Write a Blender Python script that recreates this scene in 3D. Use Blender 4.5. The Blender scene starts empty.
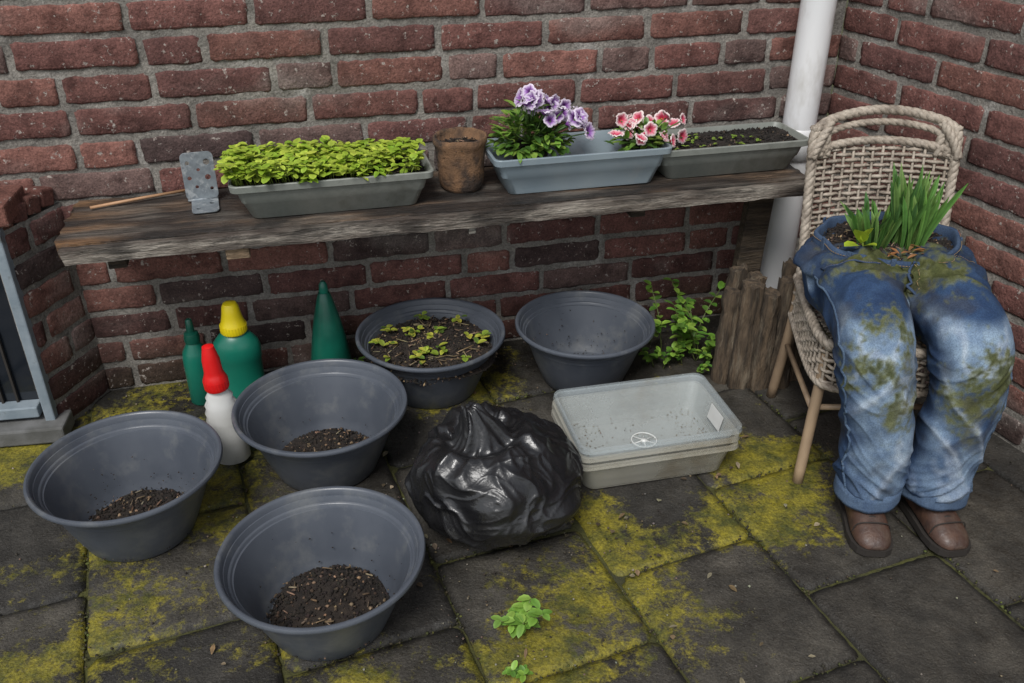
import bpy, bmesh, math, random
from mathutils import Vector, Matrix, noise
from mathutils.bvhtree import BVHTree
R=random.Random(7)
rad=math.radians
def V(*a): return Vector(a)
def ns(x,y,z): return noise.noise(Vector((x,y,z)))
def rg(x,y,z,p=2.0): return (1-min(1,abs(noise.noise(Vector((x,y,z))))*2.3))**p
def sm(a,b,x):
    t=max(0,min(1,(x-a)/(b-a))); return t*t*(3-2*t)
def mixc(a,b,t): return tuple(a[i]*(1-t)+b[i]*t for i in range(3))
def cj(c,k=.15):
    f=1+R.uniform(-k,k); return tuple(max(0,min(1,x*f*(1+R.uniform(-k,k)*.3))) for x in c)

# ---------------------------------------------------------------- scene
sc=bpy.context.scene
sc.view_settings.view_transform='Standard'; sc.view_settings.look='None'
sc.view_settings.exposure=0; sc.view_settings.gamma=1
w=bpy.data.worlds.new("World"); sc.world=w; w.use_nodes=True
nt=w.node_tree; bg=nt.nodes['Background']
sky=nt.nodes.new('ShaderNodeTexSky'); sky.sky_type='NISHITA'; sky.sun_disc=False
sky.sun_elevation=rad(52); sky.sun_rotation=rad(200)
hs=nt.nodes.new('ShaderNodeHueSaturation'); hs.inputs['Saturation'].default_value=.3
nt.links.new(sky.outputs[0],hs.inputs['Color']); nt.links.new(hs.outputs[0],bg.inputs[0])
bg.inputs[1].default_value=.15
sl=bpy.data.lights.new('sun','SUN'); sl.energy=3.0; sl.angle=rad(24); sl.color=(1,.98,.95)
so=bpy.data.objects.new('sun',sl); sc.collection.objects.link(so)
so.rotation_euler=(rad(36),0,rad(-18)); so.location=(0,0,5)
cd=bpy.data.cameras.new('camera'); cam=bpy.data.objects.new('camera',cd); sc.collection.objects.link(cam)
cam.location=(0,0,1.52); cam.rotation_euler=(rad(90-29.6),0,0)
cd.sensor_width=36; cd.lens=31.64; cd.clip_end=500; cd.clip_start=.05
sc.camera=cam

# ---------------------------------------------------------------- materials
def material(name,c1,c2=None,scale=8,rough=.6,rough2=None,bump=0,bscale=60,attr=False,metal=0,
             c3=None,s3=3,t3=(.5,.6),stretch=(1,1,1),trans=0,alpha=1,spec=.5,bdist=.004,detail=3,coat=0,fine=0,finec=.6,speck=None,moss=False):
    m=bpy.data.materials.new(name); m.use_nodes=True; t=m.node_tree; n=t.nodes; L=t.links
    b=n['Principled BSDF']; out=n['Material Output']
    tc=n.new('ShaderNodeTexCoord'); mp=n.new('ShaderNodeMapping'); mp.inputs['Scale'].default_value=stretch
    L.new(tc.outputs['Object'],mp.inputs['Vector'])
    def nz(s,d=detail,r=.6):
        x=n.new('ShaderNodeTexNoise'); x.inputs['Scale'].default_value=s; x.inputs['Detail'].default_value=d
        x.inputs['Roughness'].default_value=r; L.new(mp.outputs[0],x.inputs['Vector']); return x
    def rmp(src,a,bb):
        x=n.new('ShaderNodeMapRange'); x.inputs['From Min'].default_value=a; x.inputs['From Max'].default_value=bb
        L.new(src,x.inputs['Value']); return x.outputs[0]
    def mx(f,a,bb,mode='MIX'):
        x=n.new('ShaderNodeMix'); x.data_type='RGBA'; x.blend_type=mode
        if isinstance(f,(int,float)): x.inputs[0].default_value=f
        else: L.new(f,x.inputs[0])
        for k,vv in ((6,a),(7,bb)):
            if isinstance(vv,tuple): x.inputs[k].default_value=(*vv,1)
            else: L.new(vv,x.inputs[k])
        return x.outputs[2]
    n1=nz(scale)
    c2=c2 or c1
    col=mx(rmp(n1.outputs[0],.35,.65),c1,c2)
    if c3:
        n3=nz(s3,5,.65); col=mx(rmp(n3.outputs[0],*t3),col,c3)
    if attr:
        a=n.new('ShaderNodeAttribute'); a.attribute_name='Col'
        col=mx(1.0,col,a.outputs['Color'],'MULTIPLY')
    if fine:
        nf=nz(fine,2,.8); col=mx(rmp(nf.outputs[0],.3,.7),mx(1.0,col,(finec,)*3,'MULTIPLY'),col)
    if speck:
        sp=nz(speck[0],3,.75); col=mx(rmp(sp.outputs[0],speck[1],speck[1]+.06),col,speck[2])
    if moss:
        nm=nz(30,7,.8); s_=n.new('ShaderNodeMath'); s_.operation='MULTIPLY_ADD'; L.new(nm.outputs[0],s_.inputs[0]); s_.inputs[1].default_value=3.0
        L.new(a.outputs['Alpha'],s_.inputs[2])
        nc=nz(11,5,.75); mc=mx(rmp(nc.outputs[0],.38,.60),(.075,.080,.014),(.29,.245,.022))
        nc2=nz(150,3,.8); mc=mx(rmp(nc2.outputs[0],.35,.62),mx(1.0,mc,(.40,.40,.40),'MULTIPLY'),mc)
        mm=n.new('ShaderNodeMath'); mm.operation='MULTIPLY'; L.new(rmp(s_.outputs[0],1.80,2.20),mm.inputs[0]); mm.inputs[1].default_value=.94; mm.use_clamp=True
        col=mx(mm.outputs[0],col,mc)
    L.new(col,b.inputs['Base Color'])
    if rough2 is not None:
        x=n.new('ShaderNodeMapRange'); x.inputs['From Min'].default_value=.35; x.inputs['From Max'].default_value=.65
        x.inputs['To Min'].default_value=rough; x.inputs['To Max'].default_value=rough2
        nr=nz(scale*2.3); L.new(nr.outputs[0],x.inputs['Value']); L.new(x.outputs[0],b.inputs['Roughness'])
    else: b.inputs['Roughness'].default_value=rough
    b.inputs['Metallic'].default_value=metal; b.inputs['Specular IOR Level'].default_value=spec
    b.inputs['Coat Weight'].default_value=coat
    if bump:
        nb=nz(bscale,4,.7); bu=n.new('ShaderNodeBump'); bu.inputs['Strength'].default_value=bump
        bu.inputs['Distance'].default_value=bdist; L.new(nb.outputs[0],bu.inputs['Height']); L.new(bu.outputs[0],b.inputs['Normal'])
    last=b.outputs[0]
    if trans:
        tr=n.new('ShaderNodeBsdfTranslucent'); L.new(col,tr.inputs[0])
        ms=n.new('ShaderNodeMixShader'); ms.inputs[0].default_value=trans
        L.new(last,ms.inputs[1]); L.new(tr.outputs[0],ms.inputs[2]); last=ms.outputs[0]
    if alpha<1:
        tp=n.new('ShaderNodeBsdfTransparent'); ms=n.new('ShaderNodeMixShader'); ms.inputs[0].default_value=alpha
        L.new(tp.outputs[0],ms.inputs[1]); L.new(last,ms.inputs[2]); last=ms.outputs[0]
    L.new(last,out.inputs[0])
    return m
M={}
M['brick']=material('brick',(1,1,1),(.66,.66,.67),scale=18,rough=.88,bump=.9,bscale=75,attr=True,c3=(.38,.35,.35),s3=15,t3=(.50,.70),bdist=.006,fine=170,finec=.45,speck=(55,.62,(.32,.28,.25)),spec=.3)
M['mortar']=material('mortar',(.33,.305,.27),(.20,.185,.165),scale=11,rough=.95,bump=1,bscale=90,bdist=.006,c3=(.44,.42,.39),s3=8,t3=(.55,.72),fine=150,finec=.45,spec=.3)
M['slab']=material('paving_concrete',(1,1,1),(.50,.50,.50),scale=12,rough=.82,rough2=.45,bump=.9,bscale=100,attr=True,c3=(.42,.41,.40),s3=5,t3=(.48,.66),bdist=.005,fine=240,finec=.35,speck=(260,.66,(.20,.19,.165)),moss=True,spec=.45)
M['ground']=material('mossy_dirt',(.035,.035,.014),(.06,.06,.012),scale=12,rough=.95,bump=1,bscale=60,bdist=.01)
M['bowl']=material('grey_plastic',(.060,.069,.086),(.078,.088,.106),scale=6,rough=.30,rough2=.46,bump=.04,bscale=200,c3=(.145,.15,.15),s3=9,t3=(.53,.80))
M['soil']=material('soil',(1,1,1),(.45,.45,.45),scale=60,rough=.95,attr=True,bump=1,bscale=150,bdist=.006)
M['leaf']=material('leaf',(1,1,1),(.75,.8,.7),scale=40,rough=.42,attr=True,trans=.25)
M['petal']=material('petal',(1,1,1),(.92,.9,.95),scale=60,rough=.6,attr=True,trans=.2)
M['planter']=material('planter_plastic',(.18,.195,.175),(.23,.24,.215),scale=5,rough=.45,c3=(.10,.10,.08),s3=8,t3=(.58,.8),fine=60,finec=.85)
M['planter_b']=material('planter_blue_plastic',(.24,.30,.34),(.30,.36,.39),scale=5,rough=.28,alpha=.74,c3=(.36,.39,.40),s3=9,t3=(.6,.8))
M['wood']=material('weathered_wood',(1,1,1),(.42,.39,.37),scale=6,rough=.7,rough2=.4,stretch=(1,9,9),bump=1,bscale=18,bdist=.010,attr=True,c3=(.32,.31,.30),s3=7,t3=(.5,.58),fine=40,finec=.45)
M['log']=material('old_log_wood',(.13,.09,.055),(.040,.029,.019),scale=9,rough=.9,stretch=(6,6,.8),bump=1,bscale=12,bdist=.012,c3=(.21,.17,.12),s3=7,t3=(.55,.72),fine=30)
M['pipe']=material('painted_pvc',(.70,.70,.70),(.62,.63,.64),scale=4,rough=.35,c3=(.38,.36,.32),s3=7,t3=(.52,.78),stretch=(1,1,.4))
M['frame']=material('painted_frame',(.17,.21,.24),(.24,.28,.31),scale=12,rough=.5,c3=(.07,.07,.06),s3=14,t3=(.58,.7),bump=.3)
M['glass']=material('dark_glass',(.012,.015,.02),rough=.08)
M['stone']=material('sill_stone',(.14,.14,.14),(.07,.07,.065),scale=9,rough=.8,bump=.5)
M['zinc']=material('galvanised_steel',(.26,.29,.31),(.17,.19,.21),scale=40,rough=.38,rough2=.55,metal=.5,c3=(.40,.42,.43),s3=30,t3=(.52,.62))
M['peat']=material('peat_pot_fibre',(.22,.12,.06),(.085,.05,.03),scale=22,rough=.95,bump=1,bscale=90,bdist=.008,c3=(.040,.027,.02),s3=12,t3=(.48,.6))
M['green']=material('green_plastic',(.008,.15,.10),(.006,.11,.075),rough=.32,scale=5)
M['dgreen']=material('dark_green_plastic',(.006,.10,.065),(.004,.055,.038),rough=.3,scale=9)
M['yellow']=material('yellow_plastic',(.78,.62,.01),(.7,.55,.01),rough=.35)
M['red']=material('red_plastic',(.65,.012,.012),(.55,.01,.01),rough=.3)
M['white']=material('white_plastic',(.60,.60,.58),(.5,.5,.48),rough=.35,c3=(.3,.29,.25),s3=9,t3=(.6,.8))
M['wheel']=material('moulded_plastic',(.60,.61,.59),rough=.3)
M['bag']=material('black_polythene',(.007,.007,.008),(.014,.014,.015),rough=.24,rough2=.38,scale=7,bump=.35,bscale=16,bdist=.010,spec=.6)
M['tray']=material('clear_tray_plastic',(.56,.63,.65),(.48,.53,.54),scale=4,rough=.12,alpha=.24,c3=(.42,.38,.30),s3=4,t3=(.56,.75),spec=1.0)
M['tray2']=material('dirty_tray_plastic',(.52,.51,.45),(.42,.40,.33),scale=4,rough=.3,alpha=.42,c3=(.24,.19,.12),s3=5,t3=(.55,.75))
M['label']=material('paper_label',(.6,.6,.58),(.5,.5,.48),rough=.6)
M['wicker']=material('wicker',(.48,.415,.34),(.34,.285,.225),scale=22,rough=.65,bump=.4,bscale=140,c3=(.17,.135,.105),s3=16,t3=(.50,.70),fine=120)
M['rattan']=material('rattan_pole',(.33,.235,.15),(.22,.155,.10),scale=14,rough=.5,stretch=(1,1,.4))
M['denim']=material('denim',(1,1,1),(.66,.70,.78),scale=30,rough=.92,attr=True,bump=.6,bscale=420,bdist=.0015,fine=300,finec=.55,spec=.2)
M['stitch']=material('denim_thread',(.34,.23,.11),(.2,.13,.06),rough=.8)
M['leather']=material('brown_leather',(.085,.045,.03),(.04,.022,.017),scale=24,rough=.36,rough2=.6,bump=.4,bscale=90,c3=(.13,.09,.065),s3=12,t3=(.55,.75))
M['sole']=material('rubber_sole',(.02,.016,.013),rough=.8)
M['stick']=material('pale_stick_wood',(.42,.24,.13),(.3,.17,.09),scale=20,rough=.6)
M['debris']=material('leaf_debris',(1,1,1),(.6,.6,.6),scale=80,rough=.85,attr=True)

# ---------------------------------------------------------------- mesh helpers
class MB:
    def __init__(s): s.v=[];s.f=[];s.c=[]
    def add(s,vs,fs,col=(1,1,1)):
        o=len(s.v); s.v+= [tuple(p) for p in vs]; s.f+=[tuple(i+o for i in f) for f in fs]
        if isinstance(col,list): s.c+=col
        else: s.c+=[col]*len(vs)
    def obj(s,name,mat,parent=None,smooth=True,bevel=0):
        me=bpy.data.meshes.new(name); me.from_pydata(s.v,[],s.f); me.update()
        a=me.color_attributes.new('Col','FLOAT_COLOR','POINT')
        buf=[]
        for c in s.c: buf+= [c[0],c[1],c[2],c[3] if len(c)>3 else 1.0]
        a.data.foreach_set('color',buf)
        o=bpy.data.objects.new(name,me); sc.collection.objects.link(o)
        me.materials.append(mat)
        me.polygons.foreach_set('use_smooth',[smooth]*len(me.polygons))
        if parent: o.parent=parent
        if bevel:
            b=o.modifiers.new('b','BEVEL'); b.width=bevel; b.segments=2
        return o
def empty(name,loc=(0,0,0),rz=0,rx=0,ry=0):
    e=bpy.data.objects.new(name,None); e.location=loc; e.rotation_euler=(rx,ry,rz); e.empty_display_size=.05
    sc.collection.objects.link(e); return e
def fix_normals(o):
    bm=bmesh.new(); bm.from_mesh(o.data); bmesh.ops.recalc_face_normals(bm,faces=bm.faces); bm.to_mesh(o.data); bm.free()
def esplit(o,a=50): o.modifiers.new('e','EDGE_SPLIT').split_angle=rad(a)
def loft(mb,loops,col=(1,1,1),cap0=False,cap1=False):
    n=len(loops[0]); vs=[p for l in loops for p in l]; fs=[]
    for i in range(len(loops)-1):
        for j in range(n):
            k=(j+1)%n; fs.append((i*n+j,i*n+k,(i+1)*n+k,(i+1)*n+j))
    if cap0: fs.append(tuple(reversed(range(n))))
    if cap1: fs.append(tuple((len(loops)-1)*n+j for j in range(n)))
    mb.add(vs,fs,col)
def lathe(mb,prof,n=64,col=(1,1,1),c=(0,0,0),sx=1,sy=1,cap0=False,cap1=False,wob=0):
    loops=[]
    for r,z in prof:
        l=[]
        for j in range(n):
            ca,sa=math.cos(2*math.pi*j/n),math.sin(2*math.pi*j/n); k=(1+wob*ns(ca*1.3,sa*1.3,c[0]*7+z*4)) if wob else 1
            l.append(V(c[0]+sx*r*ca*k,c[1]+sy*r*sa*k,c[2]+z))
        loops.append(l)
    loft(mb,loops,col,cap0,cap1)
def catmull(pts,k=6):
    P=[Vector(p) for p in pts]; P=[P[0]*2-P[1]]+P+[P[-1]*2-P[-2]]; out=[]
    for i in range(1,len(P)-2):
        for j in range(k):
            t=j/k; a,b,c,d=P[i-1],P[i],P[i+1],P[i+2]
            out.append(.5*((2*b)+(c-a)*t+(2*a-5*b+4*c-d)*t*t+(-a+3*b-3*c+d)*t**3))
    out.append(P[-2]); return out
def tube(mb,pts,r,n=10,col=(1,1,1),cap=True,wob=0):
    pts=[Vector(p) for p in pts]; m=len(pts)
    rr=list(r) if isinstance(r,(list,tuple)) else [r]*m
    if len(rr)!=m:
        src=rr; rr=[]
        for i in range(m):
            f=i/(m-1)*(len(src)-1); k=min(int(f),len(src)-2); rr.append(src[k]+(src[k+1]-src[k])*(f-k))
    up=None; loops=[]
    for i in range(m):
        t=(pts[min(i+1,m-1)]-pts[max(i-1,0)]).normalized()
        if up is None: up=t.orthogonal().normalized()
        up=(up-t*up.dot(t)).normalized(); s=t.cross(up)
        loops.append([pts[i]+(up*math.cos(2*math.pi*j/n)+s*math.sin(2*math.pi*j/n))*rr[i]*(1+(wob*ns(j*1.7,i*.35,pts[0][0]*9) if wob else 0)) for j in range(n)])
    loft(mb,loops,col,cap,cap)
def box(mb,c,s,rz=0,col=(1,1,1),mat=None):
    vs=[];Mx=mat or (Matrix.Translation(c)@Matrix.Rotation(rz,4,'Z'))
    for x in(-.5,.5):
        for y in(-.5,.5):
            for z in(-.5,.5): vs.append(Mx@V(x*s[0],y*s[1],z*s[2]))
    mb.add(vs,[(0,1,3,2),(4,6,7,5),(0,4,5,1),(2,3,7,6),(0,2,6,4),(1,5,7,3)],col)
def rrect(L,W,r,z,k=5):
    out=[]
    for cx,cy,a0 in((L/2-r,W/2-r,0),(-L/2+r,W/2-r,90),(-L/2+r,-W/2+r,180),(L/2-r,-W/2+r,270)):
        for i in range(k+1):
            a=rad(a0+90*i/k); out.append(V(cx+r*math.cos(a),cy+r*math.sin(a),z))
    return out
def leaf(mb,base,d,L,Wd,col,up=V(0,0,1),droop=.2,fold=.15,rnd=False):
    d=d.normalized(); s=d.cross(up)
    if s.length<1e-3: s=d.orthogonal()
    s.normalize(); u=s.cross(d).normalized()
    def P(t,x): return base+d*(L*t)+s*(x*Wd*.5)+u*(abs(x)*Wd*fold-droop*L*t*t)
    st=((.22,.75),(.55,1.0),(.85,.68)) if rnd else ((.2,.6),(.5,1.0),(.8,.55))
    vs=[P(0,0)]
    for t,x in st: vs+= [P(t,-x),P(t,0),P(t,x)]
    vs.append(P(1,0))
    fs=[(0,2,1),(0,3,2),(1,2,5,4),(2,3,6,5),(4,5,8,7),(5,6,9,8),(7,8,10),(8,9,10)]
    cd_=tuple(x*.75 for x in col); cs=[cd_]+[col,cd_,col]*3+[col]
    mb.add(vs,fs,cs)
def rdir(zmin=-1,zmax=1):
    a=R.uniform(0,2*math.pi); z=R.uniform(zmin,zmax); q=math.sqrt(max(0,1-z*z)); return V(q*math.cos(a),q*math.sin(a),z)
def clod(mb,c,r,col):
    vs=[Vector(c)+V(*d)*r*R.uniform(.5,1.2) for d in((1,0,0),(-1,0,0),(0,1,0),(0,-1,0),(0,0,.8),(0,0,-.8))]
    mb.add(vs,[(0,2,4),(2,1,4),(1,3,4),(3,0,4),(2,0,5),(1,2,5),(3,1,5),(0,3,5)],col)
def soilcol():
    q=R.random()
    if q<.06: return cj((.34,.23,.14),.3)
    if q<.16: return cj((.12,.08,.05),.3)
    return cj((.028,.020,.015),.4)

# ---------------------------------------------------------------- brick walls
def brick_wall(name,p0,p1,z0,z1,seed=1,pitch=.088):
    rr=random.Random(seed)
    e=empty(name); p0=Vector((*p0,0)); p1=Vector((*p1,0)); a=(p1-p0); Ln=a.length; a.normalize(); n=V(a.y,-a.x,0)
    mb=MB(); g=.0185; z=z0
    while z+pitch<=z1+.001:
        h=pitch-g; s=-rr.uniform(.0,.28)
        while s<Ln:
            bl=rr.choices([.292,.142,.215],[.74,.18,.08])[0]+rr.uniform(-.006,.006)
            s0=max(s,0); s1=min(s+bl,Ln)
            if s1-s0>.03:
                q=rr.random()
                col=(.245,.110,.093) if q<.36 else (.19,.088,.077) if q<.58 else (.30,.138,.110) if q<.78 else (.235,.150,.132) if q<.93 else (.12,.078,.072)
                f=rr.uniform(.80,1.18); col=tuple(x*f for x in col)
                dp=rr.uniform(.0005,.0035); tilt=rr.uniform(-.002,.002)
                nx=max(4,int((s1-s0)/.018)); vs=[];cs=[]
                dz=rr.uniform(-.003,.003); js=(0,.07,.36,.64,.93,1.0); ny=5
                xs=[0,.012/(s1-s0)]+[(.012+(s1-s0-.024)*i/(nx-2))/(s1-s0) for i in range(1,nx-2)]+[1-.012/(s1-s0),1]; nx=len(xs)-1
                for j in range(ny+1):
                    for i in range(nx+1):
                        ed=(i in(0,nx)) or (j in(0,ny)); co=(i in(0,nx)) and (j in(0,ny))
                        ss=s0+(s1-s0)*xs[i]; zz=z+g/2+h*js[j]+dz
                        wx=rr.uniform(-.0022,.0022); wz=rr.uniform(-.0028,.0028) if ed else rr.uniform(-.001,.001)
                        if co: ss+= (.004 if i==0 else -.004); zz+=(.003 if j==0 else -.003)
                        dd=dp+tilt*xs[i]-(.0022 if ed else 0)+rr.uniform(-.0006,.0006)
                        vs.append(p0+a*(ss+wx)+n*dd+V(0,0,zz+wz))
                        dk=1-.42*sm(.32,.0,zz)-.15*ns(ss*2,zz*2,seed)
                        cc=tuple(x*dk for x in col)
                        gm=sm(.25,.0,zz)*sm(-.1,.4,ns(ss*3,zz*5,seed+3))*.5
                        cc=mixc(cc,(.05,.055,.02),gm)
                        ef=sm(.20,.6,ns(ss*2.2+9,zz*6,seed+8)+.3*ns(ss*12,zz*20,1))*.40
                        cc=mixc(cc,(.36,.32,.29),ef)
                        sw=sm(.15,.5,ns(ss*1.6+4,zz*3,seed+18)+.3*ns(ss*9,zz*16,7))*.40
                        cs.append(mixc(cc,(.07,.052,.047),sw))
                fs=[]
                for j in range(ny):
                    for i in range(nx):
                        q0=j*(nx+1)+i; fs.append((q0,q0+1,q0+nx+2,q0+nx+1))
                per=[i for i in range(nx+1)]+[j*(nx+1)+nx for j in range(1,ny+1)]+[ny*(nx+1)+i for i in range(nx-1,-1,-1)]+[j*(nx+1) for j in range(ny-1,0,-1)]
                o=len(vs)
                for k in per: vs.append(vs[k]-n*.012); cs.append(cs[k])
                m=len(per)
                for k in range(m): fs.append((per[k],o+k,o+(k+1)%m,per[(k+1)%m]))
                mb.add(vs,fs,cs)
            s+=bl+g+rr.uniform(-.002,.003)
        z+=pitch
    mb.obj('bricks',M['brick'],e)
    m2=MB(); nx=int(Ln/.016)+1; nz=int((z1-z0)/.016)+1; vs=[];fs=[]
    for j in range(nz+1):
        for i in range(nx+1):
            s=Ln*i/nx; zz=z0-.05+(z1-z0+.05)*j/nz
            vs.append(p0+a*s+n*(-.0030+.0030*ns(s*30,zz*30,seed)+.0028*ns(s*80,zz*80,seed))+V(0,0,zz))
    for j in range(nz):
        for i in range(nx):
            q=j*(nx+1)+i; fs.append((q,q+1,q+nx+2,q+nx+1))
    m2.add(vs,fs); m2.obj('mortar',M['mortar'],e)
    m3=MB(); Mx=Matrix.Translation(p0+a*Ln/2-n*.075+V(0,0,(z0+z1)/2-.03))@Matrix.Rotation(math.atan2(a.y,a.x),4,'Z')
    box(m3,None,(Ln,.12,z1-z0+.04),mat=Mx); m3.obj('wall_core',M['mortar'],e)
    return e
cor=(1.037,2.939)
brick_wall('brick_wall',(-2.6,2.68-.65),cor,0,2.0,3)
brick_wall('brick_wall',cor,(cor[0]+.41*3,cor[1]-.912*3),0,2.0,11)
P0=V(-1.253,2.367,0); P1=V(-1.312,2.157,0)
e=brick_wall('window_surround_brick_wall',P1[:2],P0[:2],0,.62,21)
cap=MB()
dv=(P0-P1).normalized(); ang=math.atan2(dv.y,dv.x)
for i in range(4):
    c=P1+dv*(.03+i*.052)+V(-.10,.02,.640+.003*i)
    Mx=Matrix.Translation(c)@Matrix.Rotation(ang,4,'Z')@Matrix.Rotation(rad(10),4,'Y')
    box(cap,None,(.048,.20,.05),mat=Mx,col=cj((.2,.09,.07),.2))
cap.obj('coping',M['brick'],e,False,.006)
wd=V(-1,-.16,0).normalized(); wa=math.atan2(wd.y,wd.x)
we=empty('cellar_window',(P1.x,P1.y,0),wa)
mb=MB()
box(mb,(.014,.0,.33),(.028,.05,.60)); box(mb,(.60,.001,.08),(1.12,.048,.035)); box(mb,(.60,.001,.61),(1.12,.048,.04)); box(mb,(1.17,0,.33),(.036,.05,.60))
mb.obj('frame',M['frame'],we,False,.004)
mb=MB(); box(mb,(.6,-.025,.34),(1.12,.006,.5)); mb.obj('pane',M['glass'],we,False)
mb=MB(); box(mb,(.58,.02,.025),(1.22,.10,.05)); mb.obj('sill',M['stone'],we,False,.006)
mb=MB()
for i in range(10): box(mb,(.03+i*.125,-.06,.668),(.115,.16,.06),col=cj((.2,.09,.07),.2))
mb.obj('lintel_bricks',M['brick'],we,False,.006)
mb=MB()
for i in range(14): box(mb,(.1+i*.04,-.015,.2),(.006,.01,.26))
mb.obj('grille',M['sole'],we,False)

# ---------------------------------------------------------------- ground & paving
mb=MB(); mb.add([(-40,-40,-.014),(40,-40,-.014),(40,40,-.014),(-40,40,-.014)],[(0,1,2,3)]); mb.obj('ground',M['ground'],None,False)
pa=rad(21.5); A=V(math.cos(pa),math.sin(pa),0); B=V(-math.sin(pa),math.cos(pa),0)
mb=MB(); cw=.385; rl=.40
def mossf(x,y):
    m=ns(x*1.9+3.1,y*1.9+1.3,.5)*.9+ns(x*5,y*5,2.5)*.6+ns(x*13,y*13,4.5)*.3
    m+= .50*math.exp(-((x-.22)**2+(y-1.52)**2)/.07)+.32*math.exp(-((x+1.0)**2+(y-1.3)**2)/.25)+.25*math.exp(-((x-1.5)**2+(y-1.9)**2)/.04)
    m+= .30*math.exp(-((x-.62)**2+(y-1.9)**2)/.03)
    m+= .22*math.exp(-((x+.15)**2+(y-1.35)**2)/.12)+.2*math.exp(-((x+1.25)**2+(y-2.0)**2)/.05)-.35*math.exp(-((x-1.0)**2+(y-1.35)**2)/.15)
    return m-.20
for ci in range(-9,8):
    for ri in range(-6,9):
        a0=.80+cw*ci; b0=(1.365 if ci%2==0 else 1.165)+rl*(ri-1)
        z0=R.uniform(-.0055,.0); tx=R.uniform(-.008,.008); ty=R.uniform(-.008,.008); base=R.uniform(.75,1.3); mb_=R.uniform(-.12,.12)
        tint=R.choice([(.078,.069,.055),(.090,.081,.066),(.064,.058,.049)])
        N=22; g=.0040; vs=[];cs=[];fs=[]
        ctr=A*(a0+cw/2)+B*(b0+rl/2)
        near= -1.8<ctr.x<2.2 and 1.0<ctr.y<3.2
        if not near: N=6
        for j in range(N+1):
            for i in range(N+1):
                ua=i/N; ub=j/N; ed=i in(0,N) or j in(0,N)
                jx=R.uniform(-.0018,.0018); jy=R.uniform(-.0018,.0018)
                if i in(0,N) and j in(0,N):
                    q=R.uniform(.0,.012); jx+= q if i==0 else -q; jy+= q if j==0 else -q
                p=A*(a0+g+(cw-2*g)*ua+jx)+B*(b0+g+(rl-2*g)*ub+jy)
                m=mossf(p.x,p.y)+mb_; edge=min(ua,1-ua,ub,1-ub)
                m+= .15*math.exp(-edge*20)
                z=z0+tx*(ua-.5)+ty*(ub-.5)+.0016*ns(p.x*12,p.y*12,0)-(.005 if ed else 0)
                vs.append(V(p.x,p.y,z))
                f=base*(1+.45*ns(p.x*6,p.y*6,9)+.3*ns(p.x*24,p.y*24,9))*(1-.45*math.exp(-edge*26))
                c=tuple(x*f for x in tint)
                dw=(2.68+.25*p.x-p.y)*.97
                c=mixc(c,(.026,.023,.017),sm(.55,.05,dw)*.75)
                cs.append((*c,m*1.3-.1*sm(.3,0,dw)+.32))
        for j in range(N):
            for i in range(N):
                q=j*(N+1)+i; fs.append((q,q+1,q+N+2,q+N+1))
        o=len(vs); per=[i for i in range(N+1)]+[j*(N+1)+N for j in range(1,N+1)]+[N*(N+1)+i for i in range(N-1,-1,-1)]+[j*(N+1) for j in range(N-1,0,-1)]
        for k in per: vs.append(vs[k]-V(0,0,.02)); cs.append((.03,.03,.01,0.))
        for k in range(len(per)): fs.append((per[k],o+k,o+(k+1)%len(per),per[(k+1)%len(per)]))
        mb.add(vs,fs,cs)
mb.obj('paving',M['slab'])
mb=MB()
for i in range(7000):
    ci=R.randint(-6,5)
    if R.random()<.5: p=A*(.80+cw*ci+R.gauss(0,.005))+B*R.uniform(.6,3.2)
    else: p=A*(.80+cw*ci+R.uniform(0,cw))+B*((1.365 if ci%2==0 else 1.165)+rl*R.randint(-2,4)+R.gauss(0,.005))
    if ns(p.x*5,p.y*5,3)<-.08: continue
    clod(mb,(p.x,p.y,-.004),R.uniform(.002,.0055),cj(R.choice([(.08,.09,.015),(.05,.055,.012),(.05,.04,.02),(.03,.025,.015)]),.3))
mb.obj('joint_moss',M['debris'])
mb=MB()
for i in range(2200):
    q=R.random()
    if q<.35: x,y=R.gauss(-.1,.35),R.gauss(1.75,.3)
    elif q<.75: x=R.uniform(-1.2,1.0); y=2.68+.25*x-abs(R.gauss(.05,.16))
    else: x,y=R.uniform(-1.4,1.5),R.uniform(1.1,2.3)
    if y>2.66+.25*x: continue
    clod(mb,(x,y,.0015),R.uniform(.0010,.0045),cj(R.choice([(.04,.03,.02),(.03,.022,.016),(.16,.12,.08),(.22,.2,.16)]),.4))
for i in range(110):
    x,y=R.gauss(0.0,.5),R.gauss(1.8,.4)
    if y>2.6+.25*x: continue
    leaf(mb,V(x,y,.006),rdir(-.05,.15),R.uniform(.010,.028),R.uniform(.007,.015),cj(R.choice([(.18,.12,.06),(.10,.07,.04),(.25,.2,.13)]),.3))
mb.obj('fallen_debris',M['debris'],None,True)

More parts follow.
